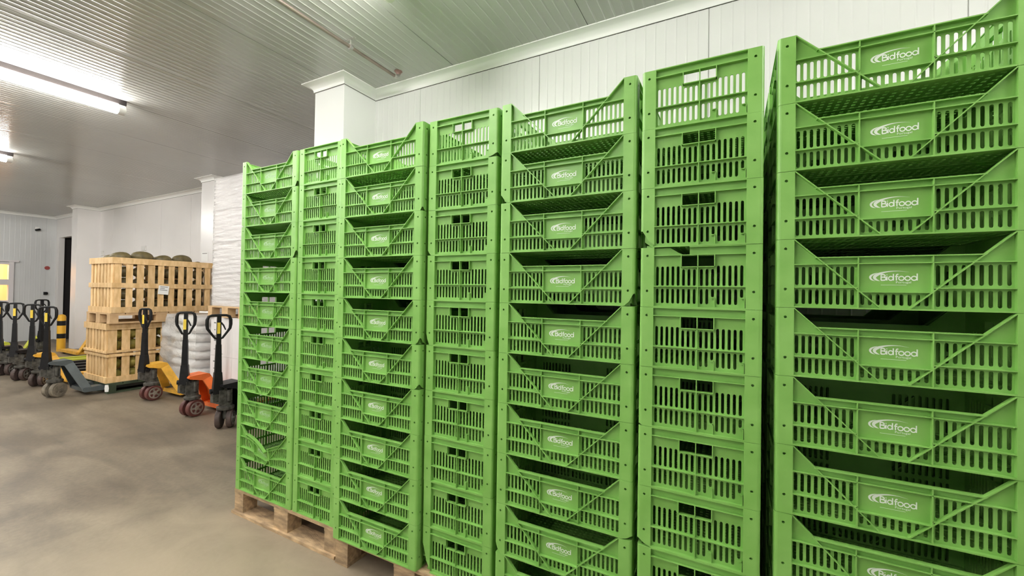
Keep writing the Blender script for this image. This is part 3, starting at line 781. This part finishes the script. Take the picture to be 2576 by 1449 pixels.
# squash and melons
q = random.Random(11)
def fruit(loc, r, rot, m, label, group, bend=.12):
    o = MB().ellipsoid((0, 0, 0), r, 16, 10, None, bend).build('squash', m, None, 60); o.location = loc; o.rotation_euler = rot
    return tag(o, label, 'squash' if m == SQD else 'melon', group)
top = [(-8.05, 1.06, .125, 1.3, .05), (-7.90, 1.13, .065, .3, -.04), (-8.06, 1.325, .140, 1.5, .075), (-8.06, 1.585, .118, 1.4, .05), (-7.915, 1.46, .08, 1.2, -.03), (-8.05, 1.845, .140, 1.6, .065), (-8.04, 2.055, .075, .5, .01), (-7.905, 2.02, .08, 1.0, -.04),
       (-8.33, 1.08, .13, 1.2, .02), (-8.34, 1.36, .14, 1.3, .03), (-8.34, 1.65, .14, 1.4, .03), (-8.34, 1.94, .13, 1.2, .02)]
tl = ['leftmost at the front of the heap', 'small one at the front left of the heap', 'large one left of centre on the heap', 'one right of centre on the heap', 'small one low at the heap middle', 'large one right on the heap', 'one near the right end of the heap', 'small one at the far right of the heap']
for i, (x, y, r, a, zz) in enumerate(top):
    fruit((x, y, 1.92+zz), (r, r*.62, r*.64), (0, .1*((i % 3)-1), a), SQD, ('dark green squash, '+tl[i]+' in the tall crate') if i < len(tl) else 'dark squash at the back of the heap in the tall crate', 'squash heaped on the tall crate')
for i in range(6):
    for j in range(4):
        fruit((-7.955+q.uniform(-.01, .01), 1.065+i*.192, 1.26+j*.165), (.095, .08, .08), (0, 0, PI/2+q.uniform(-.3, .3)), SQD, 'dark squash packed behind the slats of the tall crate', 'squash behind the tall crate slats')
for i in range(6):
    for j in range(4):
        fruit((-8.13+q.uniform(-.008, .008), 1.16+i*.165, 1.26+j*.165), (.078, .078, .075), (0, 0, q.uniform(-.3, .3)), SQD, 'dark squash packed behind the slats of the tall crate', 'squash behind the tall crate slats')
for i in range(2):
    for j in range(4):
        fruit((-8.285-i*.155, 1.06+q.uniform(-.005, .005), 1.26+j*.165), (.076, .075, .075), (0, 0, q.uniform(-.3, .3)), SQD, 'dark squash packed behind the slats of the tall crate', 'squash behind the tall crate slats')
for zc in (.144, .573):
    for i in range(5):
        for j in range(2):
            fruit((-8.02+q.uniform(-.01, .01), 1.02+i*.195, zc+.012+.085+j*.165), (.095, .08, .08), (0, 0, q.uniform(0, 3)), SQL, 'yellow-green melon behind the slats of the low crates', 'melons behind the low crate slats')
    for i in range(1, 6):
        for j in range(2):
            fruit((-8.215, 1.015+i*.185, zc+.012+.085+j*.165), (.08, .08, .08), (0, 0, q.uniform(0, 3)), SQL, 'yellow-green melon behind the slats of the low crates', 'melons behind the low crate slats')
    for i in range(2):
        for j in range(2):
            fruit((-8.22-i*.19, 1.02, zc+.012+.085+j*.165), (.09, .08, .08), (0, 0, q.uniform(0, 3)), SQL, 'yellow-green melon behind the slats of the low crates', 'melons behind the low crate slats')
# ------------------------------------------------------------------ wrapped loads
def wavy_box(x0, x1, y0, y1, z0, z1, fn, nx=10, ny=14, nz=40, top=True):
    """open-bottom box skin with offset fn(side,u,z)->outward distance"""
    m = MB(); per = []
    def side(p, q_, n, k):
        for i in range(n): u = i/n; per.append((p[0]+(q_[0]-p[0])*u, p[1]+(q_[1]-p[1])*u, k, u))
    side((x0, y0), (x1, y0), nx, 0); side((x1, y0), (x1, y1), ny, 1); side((x1, y1), (x0, y1), nx, 2); side((x0, y1), (x0, y0), ny, 3)
    cx, cy = (x0+x1)/2, (y0+y1)/2; n = len(per); vs = []; fs = []
    for j in range(nz+1):
        z = z0+(z1-z0)*j/nz
        for x, y, k, u in per:
            d = fn(k, u, j/nz); v = Vector((x-cx, y-cy)); 
            nrm = [Vector((0, -1)), Vector((1, 0)), Vector((0, 1)), Vector((-1, 0))][k]
            if u == 0: nrm = (nrm+[Vector((-1, 0)), Vector((0, -1)), Vector((1, 0)), Vector((0, 1))][k])*.5
            p = Vector((x, y))+nrm*d; vs.append((p.x, p.y, z))
    for j in range(nz):
        for i in range(n): fs.append((j*n+i, j*n+(i+1) % n, (j+1)*n+(i+1) % n, (j+1)*n+i))
    if top: fs.append(tuple(nz*n+i for i in range(n)))
    return m.add(vs, fs)
def rsack(x0, x1, y0, y1, z0, z1, seed):
    m = MB(); qq = random.Random(seed); nu, nv = 24, 8; vs = []; fs = []
    cx, cy, cz = (x0+x1)/2, (y0+y1)/2, (z0+z1)/2; hx, hy, hz = (x1-x0)/2, (y1-y0)/2, (z1-z0)/2
    ex = lambda c, e: math.copysign(abs(c)**e, c)
    for j in range(nv+1):
        ph = -PI/2+PI*j/nv
        for i in range(nu):
            a = 2*PI*i/nu; k = 1+qq.uniform(-.012, .012)
            vs.append((cx+hx*ex(math.cos(ph), .45)*ex(math.cos(a), .35)*k, cy+hy*ex(math.cos(ph), .45)*ex(math.sin(a), .35)*k, cz+hz*ex(math.sin(ph), .6)))
    for j in range(nv):
        for i in range(nu): fs.append((j*nu+i, j*nu+(i+1) % nu, (j+1)*nu+(i+1) % nu, (j+1)*nu+i))
    return m.add(vs, fs)
GL = 'pallets under the white wrapped loads'
# sacks under loose film
pallet('wooden_pallet', 'pallet under the film-wrapped sacks behind the yellow jack', -7.38, -6.56, 1.40, 2.55, 0, .144, PALL, 'y', GL)
t = thing('wrapped_sacks', 'pallet load of white sacks bulging under loose clear film, left of the white cartons', 'wrapped load', (-6.97, 1.98, .145))
nl = 8
for k in range(nl):
    z0 = k*.122; sh = .012*math.sin(k*2.1)
    for a, (y0, y1) in enumerate(((-.575, -.005), (.005, .57))):
        rsack(-.40+sh, .40+sh, y0, y1, z0, z0+.128, k*7+a).build('sack', SACK, t, 60)
qn = random.Random(5); ph = [qn.uniform(0, 6) for _ in range(12)]
def filmfn(k, u, v):
    d = .02+.012*math.sin(9*u+ph[0]+6*v)+.01*math.sin(21*v+ph[1]+4*u)+.008*math.sin(37*v+11*u+ph[2])
    if k == 3 or (k == 0 and u < .5): d += .10*(1-(u if k == 0 else 1-u)*1.6 if k == 0 else .7)*math.sin(PI*min(1, v*1.02))**.8*.75
    return d
wavy_box(-.41, .41, -.585, .58, .0, 1.00, filmfn, 18, 22, 44).build('stretch_film', FILM2, t, 60)
# cartons, lower and upper
pallet('wooden_pallet', 'pallet on the floor under the white cartons behind the orange jack', -6.10, -5.30, 1.34, 2.50, 0, .144, PALL, 'y', GL)
t = thing('wrapped_cartons', 'lower stack of white printed cartons behind the orange pallet jack', 'wrapped load', (-5.70, 1.92, .145))
for k in range(2):
    z0 = k*.505
    for a, (x0, x1) in enumerate(((-.40, .10), (.103, .40))):
        co = MB().box(x0, x1, -.57, .0, z0+.001, z0+.503).build('carton', CARTON, t); MB().box(x0, x1, .003, .57, z0+.001, z0+.503).build('carton', CARTON, t)
        if a == 0:
            b = MB()
            for (u, z, w2, h2) in ((-.31, .42, .035, .012), (-.24, .425, .02, .006), (-.30, .33, .02, .010), (-.25, .30, .04, .01), (-.30, .24, .05, .02), (-.30, .19, .05, .02), (-.30, .08, .045, .006), (-.22, .0+.03, .09, .004)):
                b.box(u-.02, u-.02+w2*1.5, -.5708, -.5701, z0+z, z0+z+h2*1.5)
            b.build('printed_marks', INK, co)
pallet('wooden_pallet', 'pale wooden pallet raised on the white cartons under the tall wrapped stack', -6.13, -5.33, 1.32, 2.50, 1.158, .144, PALL, 'y', GL)
t = thing('wrapped_cartons', 'tall film-wrapped stack of white cartons reaching near the ceiling', 'wrapped load', (-5.71, 1.93, 1.303))
hz = [0, .43, .84, 1.26, 1.68]
for k in range(4):
    for a, (x0, x1) in enumerate(((-.38, -.005), (.005, .38))):
        for b, (y0, y1) in enumerate(((-.57, -.004), (.004, .57))):
            MB().box(x0+.004*(k % 2), x1+.004*(k % 2), y0, y1, hz[k]+.002, hz[k+1]-.004).build('carton', CARTON, t)
def filmfn2(k, u, v):
    z = v*1.69; d = .012
    for s in (.43, .84, 1.26): d += .012*math.exp(-((z-s)/.02)**2)
    amp = .004 if z < 1.27 else .002
    return d+amp*math.sin(70*z+4*u+ph[4])+amp*math.sin(113*z-6*u+ph[5])
wavy_box(-.385, .39, -.575, .575, .0, 1.685, filmfn2, 10, 12, 110).build('stretch_film', FILM, t, 60)
sheet_paper('plastic_cover', 'white plastic cover lying over the sacks beside the raised pallet', (-6.42, 1.45, 1.20), .3, .25, .02)
# ------------------------------------------------------------------ small wall and ceiling items
t = thing('ceiling_pipe', 'thin brown metal pipe running under the ceiling to the wall', 'pipe', (-2.655, 0, HC-.062))
pth = [(0, -2.5, 0), (0, 1.09, 0)]
MB().tube(pth, .0135, 12).build('pipe_run', PIPEM, t, 40)
el = [(0, 1.09+.035*math.sin(a*PI/12), .035*(1-math.cos(a*PI/12))) for a in range(7)]
MB().tube([(0, 1.075, 0)]+el, .0175, 12).build('elbow', STEEL, t, 40)
MB().lathe([(.0175, .03), (.022, .046), (.036, .058), (.036, .062)], lambda a, b, h: (a, b+1.125, h), 16).build('ceiling_collar', PIPED, t, 40)
for y in (.60, -.9):
    c = MB().lathe([(.02, -.013), (.024, -.012), (.024, .012), (.02, .013)], lambda a, b, h: (a, y+h, b), 14)
    c.tube([(0, y, .02), (0, y, .058)], .006, 8).box(-.05, .05, y-.008, y+.008, .058, .0615)
    c.build('pipe_clamp', STEEL, t, 40)
t = thing('security_camera', 'small dark security camera high on the far end wall', 'camera', (EX, 2.32, 3.12))
MB().box(0, .02, -.04, .04, -.04, .04).build('mount', LAMPW, t)
MB().tube([(.02, 0, 0), (.09, 0, -.02)], .012, 8).build('arm', LAMPW, t, 40)
MB().tube([(.08, .03, -.03), (.13, -.05, -.06)], .03, 12).build('camera_body', BLACK, t, 40)
o = MB().lathe([(.052, 0), (.052, .02), (.04, .03)], lambda a, b, h: (h, a, b), 20).build('wall_sign', RED, None, 40); o.location = (EX+.002, 2.53, 2.03); tag(o, 'round dull red sign on the far end wall beside the doorway', 'sign')
o = MB().box(0, .07, -.03, .03, -.04, .04).box(.0, .05, .03, .05, -.03, .03).build('control_box', BLACK); o.location = (EX+.002, 2.50, 1.31); tag(o, 'small black control box low on the far end wall', 'control box')
t = thing('bollard', 'yellow bollard with black band beside the dark doorway', 'bollard', (-13.9, 2.0, 0))
MB().lathe([(.075, 0), (.075, .80), (.06, .84), (.02, .86)], lambda a, b, h: (a, b, h), 18).build('post', BOLY, t, 40)
for z in (.60, .30): MB().lathe([(.0765, z), (.0765, z+.11)], lambda a, b, h: (a, b, h), 18).build('black_band', BLACK, t, 40)
for (x, y, z, wd, ht, lab) in ((-11.71, BY-.012, 2.41, .20, .10, 'small white wall socket above the heaped squash'), (-13.95, BY-.012, 2.36, .16, .12, 'small pale wall socket left of the slatted crates')):
    o = MB().box(-wd/2, wd/2, -.01, .01, -ht/2, ht/2).box(-wd*.3, -wd*.1, -.013, -.009, -.02, .02).box(wd*.1, wd*.3, -.013, -.009, -.02, .02).build('wall_socket', LAMPW); o.location = (x, y, z); tag(o, lab, 'socket')
sheet_paper('notice_sheet', 'white notice sheet on the pilaster beside the tall wrapped stack', (-8.30, 2.297, 2.09), 0, .22, .16, 1)
scrap('film_scrap', 'crumpled bit of clear film in the fifth stack, low down', (-.725, .11, .562), (.075, .04, .05), FILM2, 4)
# warm lamp in the office behind the window
ld = bpy.data.lights.new('office_lamp', 'POINT'); ld.energy = 62; ld.color = (1, .74, .45); ld.shadow_soft_size = .15
lo = bpy.data.objects.new('office_lamp', ld); C.objects.link(lo); lo.location = (-18.2, 1.2, 2.4)
